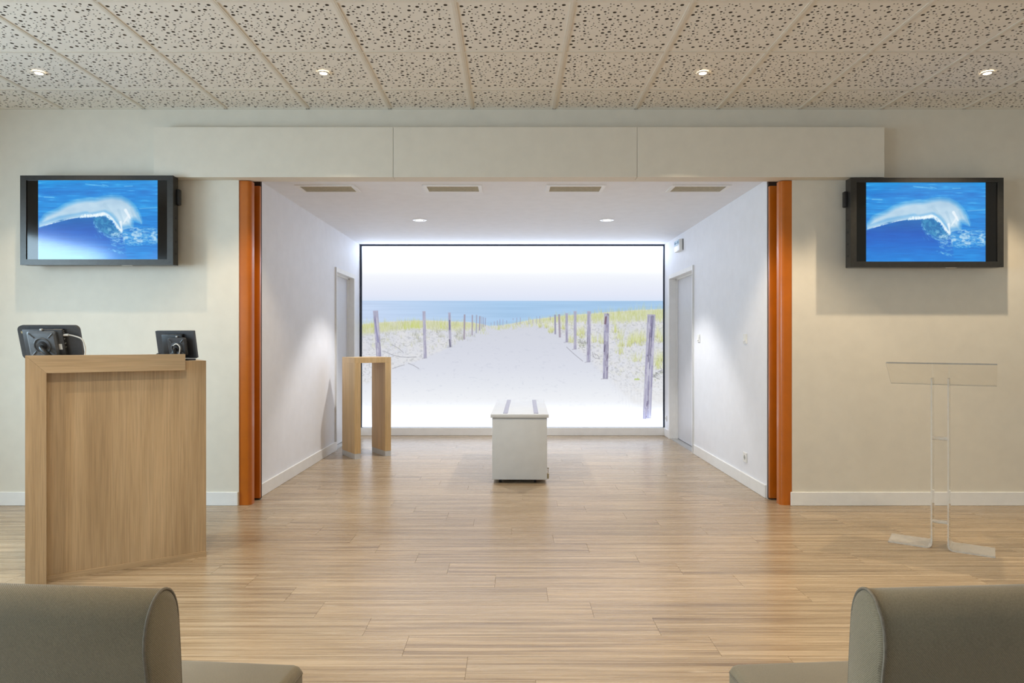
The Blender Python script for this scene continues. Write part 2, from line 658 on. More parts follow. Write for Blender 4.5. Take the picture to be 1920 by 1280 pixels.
# baseboards
def baseboard(name, x0, x1, y0, y1, along='x', parts=None):
    bm = box(x0, x1, y0, y1, 0, 0.1, bevel=0.003, seg=1)
    return struct(obj(name, bm, 'white_trim'))


baseboard('baseboard_front_left', XL, -2.004, YF - 0.013, YF)
baseboard('baseboard_front_right', 2.038, XR, YF - 0.013, YF)
baseboard('baseboard_alcove_left', AX0, AX0 + 0.013, 5.215, LD[0] - 0.03)
baseboard('baseboard_alcove_right', AX1 - 0.013, AX1, 5.215, RD[0] - 0.03)
baseboard('baseboard_alcove_left_end', AX0, AX0 + 0.013, LD[1] + 0.03, AY1 - 0.06)
baseboard('baseboard_alcove_right_end', AX1 - 0.013, AX1, RD[1] + 0.03, AY1 - 0.06)
baseboard('baseboard_alcove_back', AX0, AX1, AY1 - 0.06, AY1)

# doors
for i, (s, xi, (d0, d1, dh)) in enumerate(((-1, AX0, LD), (1, AX1, RD))):
    r = 0.075 if s < 0 else 0.092
    c = bmesh.new()
    t = 0.012

    def sx(a, b):
        return sorted((xi + s * a, xi + s * b))
    a, b = sx(-t, 0.0)
    cw = 0.028
    bx(c, a, b, d0 - cw, d0, 0, dh + cw)
    bx(c, a, b, d1, d1 + cw, 0, dh + cw)
    bx(c, a, b, d0, d1, dh, dh + cw)
    a, b = sx(-t, 0.17)
    bx(c, a, b, d0, d0 + 0.02, 0, dh)
    bx(c, a, b, d1 - 0.02, d1, 0, dh)
    bx(c, a, b, d0 + 0.02, d1 - 0.02, dh - 0.02, dh)
    door = struct(obj('door_%d' % (i + 1), c, 'white_trim'))
    a, b = sx(r, r + 0.04)
    obj('door_leaf', box(a, b, d0 + 0.023, d1 - 0.025, 0.012, dh - 0.023), 'door', door)
    a, b = sx(r - 0.02, r)
    st = box(a, b, d1 - 0.04, d1 - 0.02, 0, dh - 0.02)
    bx(st, a, b, d0 + 0.02, d1 - 0.02, dh - 0.036, dh - 0.02)
    obj('door_stop', st, 'white_trim', door)
    a, b = sx(-t - 0.004, -t)
    obj('edge_strip', box(a, b, d0 - cw, d0 - cw + 0.008, 0.1 if s < 0 else 0, dh + cw), 'frame_grey', door)
    a, b = sx(0.0, 0.16)
    obj('threshold', box(a, b, d0 + 0.02, d1 - 0.02, -0.004, 0.006), 'steel', door)

# boxed pelmet above the opening
t = thing('boxed_pelmet', 'long cream boxed pelmet of three panels above the alcove opening', 'pelmet', (0, YF, 2.38))
PX = [-2.575, -0.854, 0.900, 2.678]
for a, b in zip(PX[:-1], PX[1:]):
    obj('panel', box(a + 0.0012, b - 0.0012, -0.095, -0.001, 0, 0.36, bevel=0.0012, seg=1), 'wall', t)

# orange posts
for s, lab in ((-1, 'left'), (1, 'right')):
    xo = -2.0 if s < 0 else 2.052
    xin = -1.916 if s < 0 else 1.968
    xi2 = -1.911 if s < 0 else 1.952
    t = thing('orange_post', 'orange metal partition post on the %s side of the alcove opening' % lab, 'post',
              ((xo + xin) / 2, 5.06, 0), 0, 'orange posts framing the alcove')
    cx = (xo + xin) / 2
    hw = abs(xo - xin) / 2
    # outline in plan, inner front corner rounded
    pl = [(-hw, 0.0), (-hw, -0.068)]
    rr = 0.032
    pl += [(hw - rr + rr * math.sin(R(q)), -0.068 + rr - rr * math.cos(R(q))) for q in range(0, 91, 10)]
    pl += [(hw, 0.0)]
    if s > 0:
        pl = [(-p[0], p[1]) for p in pl]
    obj('outer_profile', prism(bmesh.new(), pl, 'z', 0.0, 2.379), 'orange', t, 30)
    a, b = sorted((xo - cx, xi2 - s * 0.0 - cx))
    obj('inner_profile', box(a, b, 0.095, 0.125, 0.012, 2.379, bevel=0.003), 'orange', t, 30)
    a, b = sorted((xo - cx, xi2 + s * 0.004 - cx))
    obj('seal', box(a, b, 0.125, 0.15, 0.004, 2.43), 'seal', t)
    a, b = sorted((xo - cx, xo - cx - s * 0.02))
    obj('back_plate', box(a, b, 0.0, 0.095, 0.006, 2.379), 'orange', t)


# ------------------------------------------------------------------ painted pictures (prints and screens)
def s2l(a):
    return np.where(a <= 0.04045, a / 12.92, ((a + 0.055) / 1.055) ** 2.4)


def vnoise(h, w, sy, sx, seed, octaves=3):
    rng = np.random.default_rng(seed)
    out = np.zeros((h, w))
    amp, tot = 1.0, 0.0
    for o in range(octaves):
        gy, gx = max(2, int(h / sy) + 2), max(2, int(w / sx) + 2)
        g = rng.random((gy, gx))
        yy = np.linspace(0, gy - 1.001, h)
        xx = np.linspace(0, gx - 1.001, w)
        y0 = yy.astype(int)
        x0 = xx.astype(int)
        fy = (yy - y0)[:, None]
        fx = (xx - x0)[None, :]
        fy = fy * fy * (3 - 2 * fy)
        fx = fx * fx * (3 - 2 * fx)
        a = g[np.ix_(y0, x0)] * (1 - fx) + g[np.ix_(y0, x0 + 1)] * fx
        b = g[np.ix_(y0 + 1, x0)] * (1 - fx) + g[np.ix_(y0 + 1, x0 + 1)] * fx
        out += amp * (a * (1 - fy) + b * fy)
        tot += amp
        amp *= 0.5
        sy, sx = max(1, sy / 2), max(1, sx / 2)
    return out / tot


class Canvas:
    """Paints in its own units: x in [x0, x1], y down in [y0, y1], k samples per unit."""
    def __init__(self, x0, x1, y0, y1, k):
        self.x0, self.y0, self.k = x0, y0, k
        self.w, self.h = int((x1 - x0) * k) + 1, int((y1 - y0) * k) + 1
        self.X, self.Y = np.meshgrid(np.linspace(x0, x1, self.w), np.linspace(y0, y1, self.h))
        self.a = np.ones((self.h, self.w, 3))

    def blend(self, mask, c):
        c = np.asarray(c, float)
        if c.ndim == 1:
            c = c / 255.0
        m = np.clip(mask, 0, 1)[..., None]
        self.a = self.a * (1 - m) + c * m

    def line(self, x0, y0, x1, y1, wd, c, al=1.0, wd1=None, flat=False):
        wd1 = wd if wd1 is None else wd1
        pad = max(wd, wd1) + 1.5
        ix0 = max(0, int((min(x0, x1) - pad - self.x0) * self.k))
        ix1 = min(self.w, int((max(x0, x1) + pad - self.x0) * self.k) + 2)
        iy0 = max(0, int((min(y0, y1) - pad - self.y0) * self.k))
        iy1 = min(self.h, int((max(y0, y1) + pad - self.y0) * self.k) + 2)
        if ix1 <= ix0 or iy1 <= iy0:
            return
        X, Y = self.X[iy0:iy1, ix0:ix1], self.Y[iy0:iy1, ix0:ix1]
        dx, dy = x1 - x0, y1 - y0
        t = np.clip(((X - x0) * dx + (Y - y0) * dy) / (dx * dx + dy * dy + 1e-9), 0, 1)
        d = np.hypot(X - x0 - t * dx, Y - y0 - t * dy)
        hw = (wd + (wd1 - wd) * t) / 2
        m = np.clip((hw - d) * self.k + 0.5, 0, 1) * al
        if flat:
            ln = math.hypot(dx, dy)
            u = ((X - x0) * dx + (Y - y0) * dy) / ln
            m = m * np.clip(u * self.k + 0.5, 0, 1) * np.clip((ln - u) * self.k + 0.5, 0, 1)
        m = (m * np.clip(2 * hw * self.k, 0, 1))[..., None]
        v = self.a[iy0:iy1, ix0:ix1]
        self.a[iy0:iy1, ix0:ix1] = v * (1 - m) + np.asarray(c, float) / 255 * m

    def poly(self, pts, soft=0.5):
        """Coverage of a polygon, edge softened over about `soft` units."""
        ins = np.zeros(self.X.shape, bool)
        dm = np.full(self.X.shape, 1e9)
        n = len(pts)
        for i in range(n):
            ax, ay = pts[i]
            bx_, by = pts[(i + 1) % n]
            if ay != by:
                cr = ((ay > self.Y) != (by > self.Y)) & (self.X < (bx_ - ax) * (self.Y - ay) / (by - ay) + ax)
                ins ^= cr
            dx, dy = bx_ - ax, by - ay
            t = np.clip(((self.X - ax) * dx + (self.Y - ay) * dy) / (dx * dx + dy * dy + 1e-9), 0, 1)
            dm = np.minimum(dm, np.hypot(self.X - ax - t * dx, self.Y - ay - t * dy))
        sd = np.where(ins, dm, -dm)
        return sd, np.clip(sd / soft + 0.5, 0, 1)

    def mesh(self, name, width, height, boost=None):
        """A flat grid in the XZ plane, centred, carrying the picture as a colour attribute."""
        h, w = self.h, self.w
        X = np.linspace(-width / 2, width / 2, w)
        Z = np.linspace(height / 2, -height / 2, h)
        gx, gz = np.meshgrid(X, Z)
        co = np.stack([gx, np.zeros_like(gx), gz], -1).reshape(-1, 3)
        i = np.arange(h * w).reshape(h, w)
        q = np.stack([i[:-1, :-1], i[1:, :-1], i[1:, 1:], i[:-1, 1:]], -1).reshape(-1)
        me = bpy.data.meshes.new(name)
        me.vertices.add(h * w)
        me.vertices.foreach_set('co', co.astype(np.float32).ravel())
        nf = (h - 1) * (w - 1)
        me.loops.add(nf * 4)
        me.loops.foreach_set('vertex_index', q.astype(np.int32))
        me.polygons.add(nf)
        me.polygons.foreach_set('loop_start', np.arange(0, nf * 4, 4, dtype=np.int32))
        me.update(calc_edges=True)
        at = me.color_attributes.new('print', 'FLOAT_COLOR', 'POINT')
        c = s2l(np.clip(self.a, 0, 1))
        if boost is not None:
            c = c * (1 + (boost[..., None] - 1) * np.array([0.74, 0.90, 1.2]))  # added glow leans blue to cool the alcove light
        c = np.concatenate([c, np.ones((h, w, 1))], -1)
        at.data.foreach_set('color', c.astype(np.float32).ravel())
        return me


def paint_beach():
    rg = random.Random(3)
    c = Canvas(680, 1242, 462, 799, 1.25)
    X, Y = c.X, c.Y

    def grad(ys_, cols):
        return np.stack([np.interp(Y, ys_, [q[i] / 255 for q in cols]) for i in range(3)], -1)
    c.a = grad([462, 500, 512, 525, 540, 553, 564], [(253, 254, 255), (252, 253, 255), (247, 249, 253), (239, 242, 250), (231, 235, 247), (226, 231, 246), (217, 227, 245)])
    cl = vnoise(c.h, c.w, 30, 160, 2)
    c.blend((cl - 0.55) * 0.5 * (Y < 562), (226, 234, 246))
    # sea
    sea = np.clip((Y - 563.6) * 1.2, 0, 1)
    f = np.clip((X - 690) / 260, 0, 1)[..., None]
    sc = np.array([196, 214, 241]) / 255 * (1 - f) + np.array([166, 200, 233]) / 255 * f
    sn = vnoise(c.h, c.w, 3, 120, 4, 2)
    sc = sc + (sn[..., None] - 0.5) * 0.05 + np.clip((Y - 575)[..., None] / 300, 0, 1) * np.array([0.12, 0.06, 0.03])
    c.a = c.a * (1 - sea[..., None]) + sc * sea[..., None]
    c.line(680, 564.2, 1242, 564.2, 1.0, (150, 190, 228), 0.5)
    # dunes (everything below the ridge line)
    rx = [680, 700, 740, 780, 800, 850, 880, 905, 918, 940, 965, 1000, 1030, 1060, 1110, 1150, 1190, 1242]
    ry = [607, 605, 602, 600, 600, 602, 603, 607, 610.5, 609, 605, 598, 594.5, 591, 587, 584, 581, 579]
    ridge = np.interp(X, rx, ry)
    sand = np.clip((Y - ridge) * 1.2 + 0.5, 0, 1)
    n1 = vnoise(c.h, c.w, 10, 14, 8)
    n2 = vnoise(c.h, c.w, 2.5, 3.5, 9, 2)
    sg = grad([598, 612, 650, 690, 720, 750, 775, 799], [(214, 216, 222), (209, 212, 222), (212, 215, 226), (219, 222, 232), (228, 231, 238), (240, 242, 246), (249, 250, 252), (255, 255, 255)])
    c.a = c.a * (1 - sand[..., None]) + sg * sand[..., None]
    # path: a smooth strip; the banks either side are brighter and rough
    lx = np.interp(Y, [606, 612, 625, 640, 655, 672, 690, 720, 760, 799], [912, 905, 885, 862, 838, 800, 745, 690, 640, 600])
    rxp = np.interp(Y, [606, 612, 625, 640, 655, 677, 709, 745, 790, 799], [1000, 1022, 1040, 1060, 1076, 1101, 1133, 1172, 1212, 1220])
    bank = np.clip(np.maximum(lx - X, X - rxp) / 14, 0, 1) * sand
    c.blend(bank * np.clip(0.25 + 0.9 * (n1 - 0.3), 0, 1), (228, 227, 226))
    c.blend(bank * np.clip((n2 - 0.56) * 2.2, 0, 0.5) * np.clip((760 - Y) / 60, 0, 1), (172, 174, 178))
    fp = vnoise(c.h, c.w, 4, 8, 21, 2)
    c.blend(np.clip((fp - 0.70) * 1.6, 0, 0.25) * sand * np.clip((790 - Y) / 80, 0, 1), (190, 194, 208))
    # green bands of dune grass
    gl = np.clip((Y - ridge) / 3 + 0.2, 0, 1) * np.clip((np.interp(X, [680, 740, 800, 850, 900, 916], [632, 622, 618, 622, 618, 612]) - Y) / 8, 0, 1) * (X < 916)
    c.blend(gl * (0.5 + 0.5 * n1), (208, 211, 172))
    gr = np.clip((Y - ridge) / 3 + 0.2, 0, 1) * np.clip((np.interp(X, [914, 960, 1000, 1060, 1110, 1180, 1242], [612, 610, 604, 606, 602, 604, 602]) - Y) / 7, 0, 1) * (X >= 914)
    c.blend(gr * (0.55 + 0.45 * n1), (205, 212, 168))

    G = [(192, 199, 134), (207, 212, 156), (218, 220, 184), (182, 188, 134), (226, 227, 202), (198, 204, 124)]
    D = [(168, 172, 140), (150, 150, 140), (182, 184, 160)]

    def blades(x, yb, n, h, spread, cols, al=0.6, wd=0.9, lean=0.0):
        for _ in range(n):
            xx = x + rg.gauss(0, spread)
            hh = h * rg.uniform(0.5, 1.1)
            yy = yb + rg.uniform(-2, 2)
            c.line(xx, yy, xx + rg.gauss(lean, 0.22) * hh, yy - hh, wd, rg.choice(cols), al * rg.uniform(0.5, 1.0), 0.35)

    for _ in range(260):      # left ridge grass
        x = rg.uniform(680, 912)
        r = np.interp(x, rx, ry)
        blades(x, r + rg.uniform(3, 18), 4, rg.uniform(7, 14), 2.5, G, 0.55)
    for x0 in (772, 777, 781, 786, 760, 828, 700, 690):
        blades(x0, 612 + rg.uniform(-3, 4), 16, 16, 3, [(194, 206, 116), (205, 212, 132)], 0.65)
    for _ in range(70):       # sparse tufts on the left bank
        x = rg.uniform(682, 890)
        yb = rg.uniform(618, 655) - max(0, (x - 820) * 0.25)
        blades(x, yb, 5, rg.uniform(4, 11), 2.2, D + G[:2], 0.45, 0.8, rg.uniform(-0.5, 0.5))
    for x0, y0 in ((783, 634), (788, 640), (778, 628), (820, 622), (826, 630), (856, 632), (866, 637), (870, 634), (884, 630), (862, 625)):
        blades(x0, y0, 14, 10, 3, [(160, 164, 138), (178, 180, 150), (148, 150, 138)], 0.5, 0.9, rg.uniform(-0.4, 0.4))
    for _ in range(420):      # right dunes
        x = 916 + (1242 - 916) * rg.random() ** 0.75
        r = np.interp(x, rx, ry)
        k = (x - 916) / 326
        blades(x, r + rg.uniform(2, 8 + 20 * k), 4, rg.uniform(5, 8 + 14 * k), 2.0 + 1.5 * k, G, 0.55)
    tuft = [(1032, 622), (1036, 620), (1024, 613), (1070, 640), (1090, 632), (1112, 640), (1128, 642), (1152, 622), (1160, 634), (1186, 642), (1180, 648),
            (1197, 642), (1200, 646), (1206, 638), (1190, 640), (1236, 640), (1230, 632), (1165, 648), (1083, 628), (1236, 690), (1230, 684), (1240, 676),
            (1194, 676), (1163, 662), (1092, 625), (1056, 616), (1012, 612)]
    for x0, y0 in tuft:
        k = (x0 - 1000) / 240
        blades(x0, y0, 26, 10 + 18 * k, 2 + 3 * k, [(200, 208, 128), (213, 218, 156), (190, 197, 118), (223, 225, 188)], 0.6, 1.0)
        blades(x0, y0 + 1, 6, 4 + 3 * k, 2 + 2 * k, [(130, 124, 104), (160, 150, 120)], 0.5, 0.9)
    for _ in range(150):
        x = rg.uniform(1060, 1240)
        lim = np.interp(x, [1060, 1101, 1133, 1172, 1212, 1240], [635, 665, 695, 715, 730, 735])
        yb = rg.uniform(608, lim)
        blades(x, yb, 4, rg.uniform(4, 12), 2.5, G[2:5] + D[2:], 0.45, 0.8, rg.uniform(-0.5, 0.5))
    for x0, y0 in ((1086, 640), (1092, 643), (1097, 641), (1089, 647), (1226, 705), (1232, 700), (1237, 697)):
        for _ in range(14):
            a = rg.uniform(0, 6.28)
            q = rg.uniform(1, 5)
            xx, yy = x0 + rg.gauss(0, 3), y0 + rg.gauss(0, 2)
            c.line(xx, yy, xx + q * math.cos(a), yy + q * math.sin(a) * 0.6, 0.8, rg.choice([(112, 116, 112), (140, 138, 140), (170, 178, 150)]), 0.7)
    # driftwood and twigs
    for pts in ([(722, 658), (735, 664), (750, 668), (766, 669), (781, 668)], [(737, 690), (748, 686), (759, 683)], [(766, 680), (776, 684), (786, 690)],
                [(1110, 659), (1112, 667), (1116, 671), (1123, 671), (1120, 665), (1113, 662)], [(1225, 706), (1229, 699), (1236, 695), (1243, 692)],
                [(1225, 705), (1231, 708), (1236, 710)], [(1062, 650), (1075, 662), (1092, 676)], [(735, 645), (748, 652), (757, 660)]):
        for p, q in zip(pts[:-1], pts[1:]):
            c.line(*p, *q, 1.1, (150, 150, 158), 0.75)
    c.line(1190, 710, 1197, 710, 3.2, (186, 206, 128), 0.9)
    # wire mesh by the right-hand post
    for i in range(11):
        x0 = 1142 + i * 6.2
        c.line(x0, 690 + i * 1.5, x0 + 6, min(728 + i * 7, 790), 0.5, (205, 207, 218), 0.55)
        c.line(x0 + 6, 690 + i * 1.5, x0, min(728 + i * 7, 790), 0.5, (205, 207, 218), 0.45)

    # posts: (x top, y top, x foot, y foot, width)
    posts = [(705, 582, 713, 690, 9.5), (795.5, 583, 798, 671, 5.6), (843, 585.5, 845, 650, 4.4), (871.5, 589, 870.5, 636, 3.0), (886, 590, 885.5, 628, 2.2),
             (894, 590, 893.3, 624, 2.2), (900, 592, 899.3, 619, 2.4), (903.5, 593, 903, 616, 1.5), (906.5, 594, 906.5, 613, 1.5), (910.5, 595, 910, 611, 1.5),
             (1031.5, 592, 1031.5, 600, 1.6), (1040.5, 589.5, 1041, 626, 3.2), (1048, 588.5, 1049.5, 632, 3.6), (1062, 586.5, 1062.5, 641, 4.6),
             (1078, 583, 1078, 654, 5), (1104, 583, 1103, 678, 7.2), (1137, 587, 1134.5, 709, 9.6), (1220.5, 589, 1212, 783, 15)]
    for x, y0, y1 in ((921, 604, 609), (927, 602, 609.5), (932.5, 600, 610), (937.5, 598, 610), (943, 598, 610), (969, 595, 608), (975.5, 594.5, 607.5), (991.5, 594, 607.5),
                      (999, 598, 606), (1006, 592.5, 606), (1012, 592, 605), (962, 596, 600), (950, 600, 606)):
        posts.append((x, y0, x, y1, 1.1))
    for x0, y0, x1, y1, w in posts:
        small = w < 4
        base = (170, 169, 190) if not small else rg.choice([(150, 149, 172), (162, 153, 168), (160, 165, 184)])
        c.line(x0, y0, x1, y1, w, base, 0.95 if w > 2 else 0.75, flat=True)
        if w > 4:
            for _ in range(int(10 + w * 6)):
                t0 = rg.random()
                t1 = min(1, t0 + rg.uniform(0.05, 0.3))
                o = rg.uniform(-0.42, 0.42) * w
                col = rg.choice([(134, 129, 164), (204, 204, 220), (188, 186, 208), (212, 210, 222), (150, 145, 174), (194, 189, 202)])
                if rg.random() < 0.12:
                    col = (98, 88, 112)
                c.line(x0 + (x1 - x0) * t0 + o, y0 + (y1 - y0) * t0, x0 + (x1 - x0) * t1 + o, y0 + (y1 - y0) * t1, w * rg.uniform(0.06, 0.16), col, 0.6)
            c.line(x0 - w * 0.42, y0 + 1, x0 + w * 0.42, y0 + 1, 1.6, (182, 176, 196), 0.7)
            c.line(x1 - w * 0.5 - 3, y1 + 0.5, x1 + w * 0.4, y1 - 1.5, 1.4, (150, 148, 160), 0.5)
    # the big crack, the dark rust on two posts
    c.line(1224, 592, 1216.5, 690, 1.2, (78, 78, 112), 0.8)
    c.line(1216.5, 690, 1216, 730, 0.8, (110, 110, 142), 0.6)
    c.line(1135.5, 594, 1134, 606, 3.4, (104, 74, 84), 0.7)
    c.line(1138.5, 588, 1140, 590, 2.4, (120, 118, 130), 0.7)
    c.line(1134, 646, 1132.5, 658, 2.2, (92, 84, 108), 0.7)
    c.line(843.2, 600, 843.5, 617, 2.4, (104, 98, 132), 0.75)
    c.line(843, 636, 844.5, 649, 2.4, (92, 92, 112), 0.75)
    c.line(704, 600, 710, 640, 3.2, (124, 122, 168), 0.5)
    # glow raised at the lower and upper edges, added to light the alcove
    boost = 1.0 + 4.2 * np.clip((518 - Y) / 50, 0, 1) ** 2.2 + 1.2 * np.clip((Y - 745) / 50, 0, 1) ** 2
    return c, boost


def paint_wave():
    rg = random.Random(5)
    c = Canvas(0, 1190, 0, 793, 0.25)
    X, Y = c.X, c.Y
    h, w = c.h, c.w
    st = vnoise(h, w, 3, 34, 31, 3)
    st2 = vnoise(h, w, 2, 12, 32, 2)
    top = np.stack([np.interp(Y, [0, 120, 260, 500, 793], v) / 255 for v in ([4, 6, 12, 10, 2], [140, 124, 136, 122, 128], [214, 208, 214, 206, 212])], -1)
    c.a = top + (st[..., None] - 0.5) * np.array([0.10, 0.16, 0.12])
    c.blend(np.clip((st - 0.66) * 2.6, 0, 0.5) * (Y < 330), (110, 190, 236))
    for x0, y0, x1, y1 in ((560, 50, 660, 60), (470, 40, 560, 52), (940, 60, 860, 62), (60, 170, 160, 175), (1010, 285, 1185, 275), (700, 62, 640, 45)):
        c.line(x0, y0, x1, y1, 7, (150, 206, 238), 0.6)
    # smooth face of the wave
    face = [(0, 480), (110, 440), (220, 398), (330, 384), (480, 366), (560, 372), (640, 352), (700, 372), (780, 470), (840, 540), (860, 600), (880, 793), (0, 793)]
    _, m = c.poly(face, 14)
    fy = np.stack([np.interp(Y, [360, 430, 520, 620, 793], v) / 255 for v in ([8, 4, 2, 2, 4], [104, 92, 88, 100, 126], [178, 176, 186, 196, 212])], -1)
    fy = fy + (st[..., None] - 0.5) * np.array([0.02, 0.06, 0.06])
    c.blend(m, fy)
    low = np.clip((Y - 600) / 190, 0, 1)
    c.blend(low * np.clip((st - 0.55) * 1.5, 0, 0.35), (40, 150, 224))
    # hollow barrel under the lip
    barrel = [(545, 385), (600, 360), (650, 356), (720, 400), (770, 470), (830, 520), (800, 575), (720, 560), (640, 520), (580, 470)]
    _, m = c.poly(barrel, 24)
    c.blend(m * 0.75, (16, 112, 168))
    ft = vnoise(h, w, 7, 7, 40, 3)
    c.blend(m * np.clip((ft - 0.52) * 3, 0, 0.45), (90, 170, 206))
    # white water at the right foot
    foam = [(690, 470), (740, 520), (850, 525), (960, 500), (1090, 478), (1190, 505), (1190, 625), (1080, 640), (960, 630), (830, 600), (740, 560)]
    _, m = c.poly(foam, 40)
    c.blend(m * np.clip((ft - 0.44) * 3.4, 0, 0.85), (182, 212, 232))
    for pts, wd in (([(545, 390), (560, 450), (600, 500), (660, 545), (740, 590), (830, 628), (930, 645), (1060, 646)], 8),
                    ([(700, 690), (770, 712), (850, 728)], 10), ([(720, 640), (790, 665), (850, 672)], 7), ([(1000, 600), (1080, 590), (1180, 598)], 8)):
        for p, q in zip(pts[:-1], pts[1:]):
            for _ in range(int(math.dist(p, q) / 7)):
                u = rg.random()
                x, y_ = p[0] + (q[0] - p[0]) * u + rg.gauss(0, 5), p[1] + (q[1] - p[1]) * u + rg.gauss(0, 7)
                d = rg.uniform(8, 26) / (math.dist(p, q) + 1)
                c.line(x, y_, x + (q[0] - p[0]) * d, y_ + (q[1] - p[1]) * d + rg.gauss(0, 3), wd * rg.uniform(0.4, 1.0), (150, 202, 230), rg.uniform(0.2, 0.55))
    # churned streaks in the white water
    for _ in range(420):
        x, y_ = rg.uniform(700, 1188), rg.uniform(478, 640)
        if y_ < 500 + 0.02 * (1190 - x) and x < 900:
            continue
        c.line(x, y_, x + rg.uniform(10, 60), y_ + rg.gauss(0, 7), rg.uniform(3, 9), rg.choice([(186, 214, 234), (150, 196, 226), (206, 224, 238), (20, 110, 190)]), rg.uniform(0.15, 0.5))
    for _ in range(160):
        x, y_ = rg.uniform(560, 830), rg.uniform(380, 560)
        if y_ < 350 + (x - 560) * 0.55:
            continue
        c.line(x, y_, x + rg.uniform(-10, 30), y_ + rg.uniform(8, 28), rg.uniform(3, 6), rg.choice([(70, 156, 200), (120, 184, 214), (14, 96, 160)]), rg.uniform(0.15, 0.45))
    # the plume: sharp along the crest, soft above
    plume = [(8, 474), (4, 410), (60, 332), (190, 278), (275, 226), (385, 190), (485, 175), (560, 176), (645, 156), (735, 143), (835, 156), (915, 196), (975, 256),
             (1020, 336), (1042, 412), (1035, 446), (985, 424), (958, 410), (950, 478), (910, 482), (856, 496), (834, 520), (785, 474), (745, 402), (715, 368), (665, 344),
             (630, 352), (565, 362), (510, 374), (475, 356), (415, 370), (315, 386), (225, 400), (115, 440)]
    sd, m = c.poly(plume, 12)
    up = np.clip((sd + 4) / 60, 0, 1) ** 0.8
    crest = np.interp(X, [0, 115, 315, 475, 565, 665, 745, 785, 834, 1190], [474, 440, 386, 362, 362, 350, 402, 474, 520, 520])
    sharp = np.clip(1 - (crest - Y) / 110, 0, 1)
    cov = np.where(sd > -6, np.maximum(up, m * np.maximum(sharp, 0.35)), 0)
    pn = vnoise(h, w, 26, 40, 51, 3)
    pc = np.array([182, 208, 226]) / 255 + (pn[..., None] - 0.5) * np.array([0.22, 0.16, 0.1])
    c.blend(cov * 0.98, pc)
    lip = [(440, 372), (560, 340), (650, 318), (700, 340), (750, 390), (800, 450), (832, 512), (800, 484), (745, 402), (715, 368), (665, 346), (565, 362), (475, 360)]
    _, m = c.poly(lip, 16)
    c.blend(m * 0.75, (232, 240, 244))
    for x0, y0, x1, y1, wd, col, al in ((660, 246, 790, 400, 34, (150, 186, 210), 0.3), (800, 300, 850, 420, 30, (140, 180, 208), 0.3), (870, 300, 915, 380, 30, (236, 242, 246), 0.7),
                                        (905, 350, 850, 430, 22, (228, 236, 242), 0.6), (930, 290, 962, 400, 28, (140, 184, 212), 0.35), (820, 420, 836, 505, 24, (238, 243, 246), 0.7),
                                        (990, 330, 1030, 430, 18, (150, 190, 216), 0.5), (880, 420, 930, 470, 22, (150, 190, 216), 0.45)):
        c.line(x0, y0, x1, y1, wd, col, al, wd * 0.5)
    for _ in range(260):
        x = rg.uniform(420, 840)
        yb = np.interp(x, [420, 475, 565, 665, 745, 785, 834, 850], [370, 362, 360, 348, 402, 474, 515, 520])
        c.line(x, yb + rg.uniform(-22, 6), x + rg.uniform(-14, 10), yb + rg.uniform(-4, 14), rg.uniform(3, 7), (236, 244, 247), 0.5)
    for _ in range(120):
        x = rg.uniform(60, 480)
        yb = np.interp(x, [0, 115, 315, 475], [474, 440, 386, 362])
        c.line(x, yb, x + rg.uniform(6, 24), yb - rg.uniform(2, 8), rg.uniform(2, 5), (232, 242, 246), 0.4)
    return c


# ------------------------------------------------------------------ back-lit beach picture
PXm = 1276 / 8.70
pw, ph = 564 / PXm, 338.5 / PXm
pz = 1.2 + (640 - 631) / PXm
px = (961 - 960) / PXm
t = thing('light_box', 'large backlit beach path photograph filling the end wall of the alcove', 'light box', (px, 8.70, pz))
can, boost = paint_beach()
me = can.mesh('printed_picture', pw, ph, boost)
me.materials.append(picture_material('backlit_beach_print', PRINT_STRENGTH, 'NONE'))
o = bpy.data.objects.new('printed_picture', me)
COL.objects.link(o)
o.parent = t
fr = bmesh.new()
bx(fr, -pw / 2 - 0.022, -pw / 2, -0.012, 0.04, -ph / 2, ph / 2 + 0.02)
bx(fr, pw / 2, pw / 2 + 0.022, -0.012, 0.04, -ph / 2, ph / 2 + 0.02)
bx(fr, -pw / 2, pw / 2, -0.012, 0.04, ph / 2, ph / 2 + 0.02)
obj('frame', fr, 'dark_alu', t)
obj('back_board', box(-pw / 2, pw / 2, 0.006, 0.039, -ph / 2, ph / 2), 'white_trim', t)

# ------------------------------------------------------------------ wall-mounted screens
wave = paint_wave()
S = 264.0
pic_w, pic_h = 224 / S, 149 / S
wave_me = wave.mesh('picture', pic_w, pic_h)
wave_me.materials.append(picture_material('wave_picture', 1.0, 'NONE', 0.13))


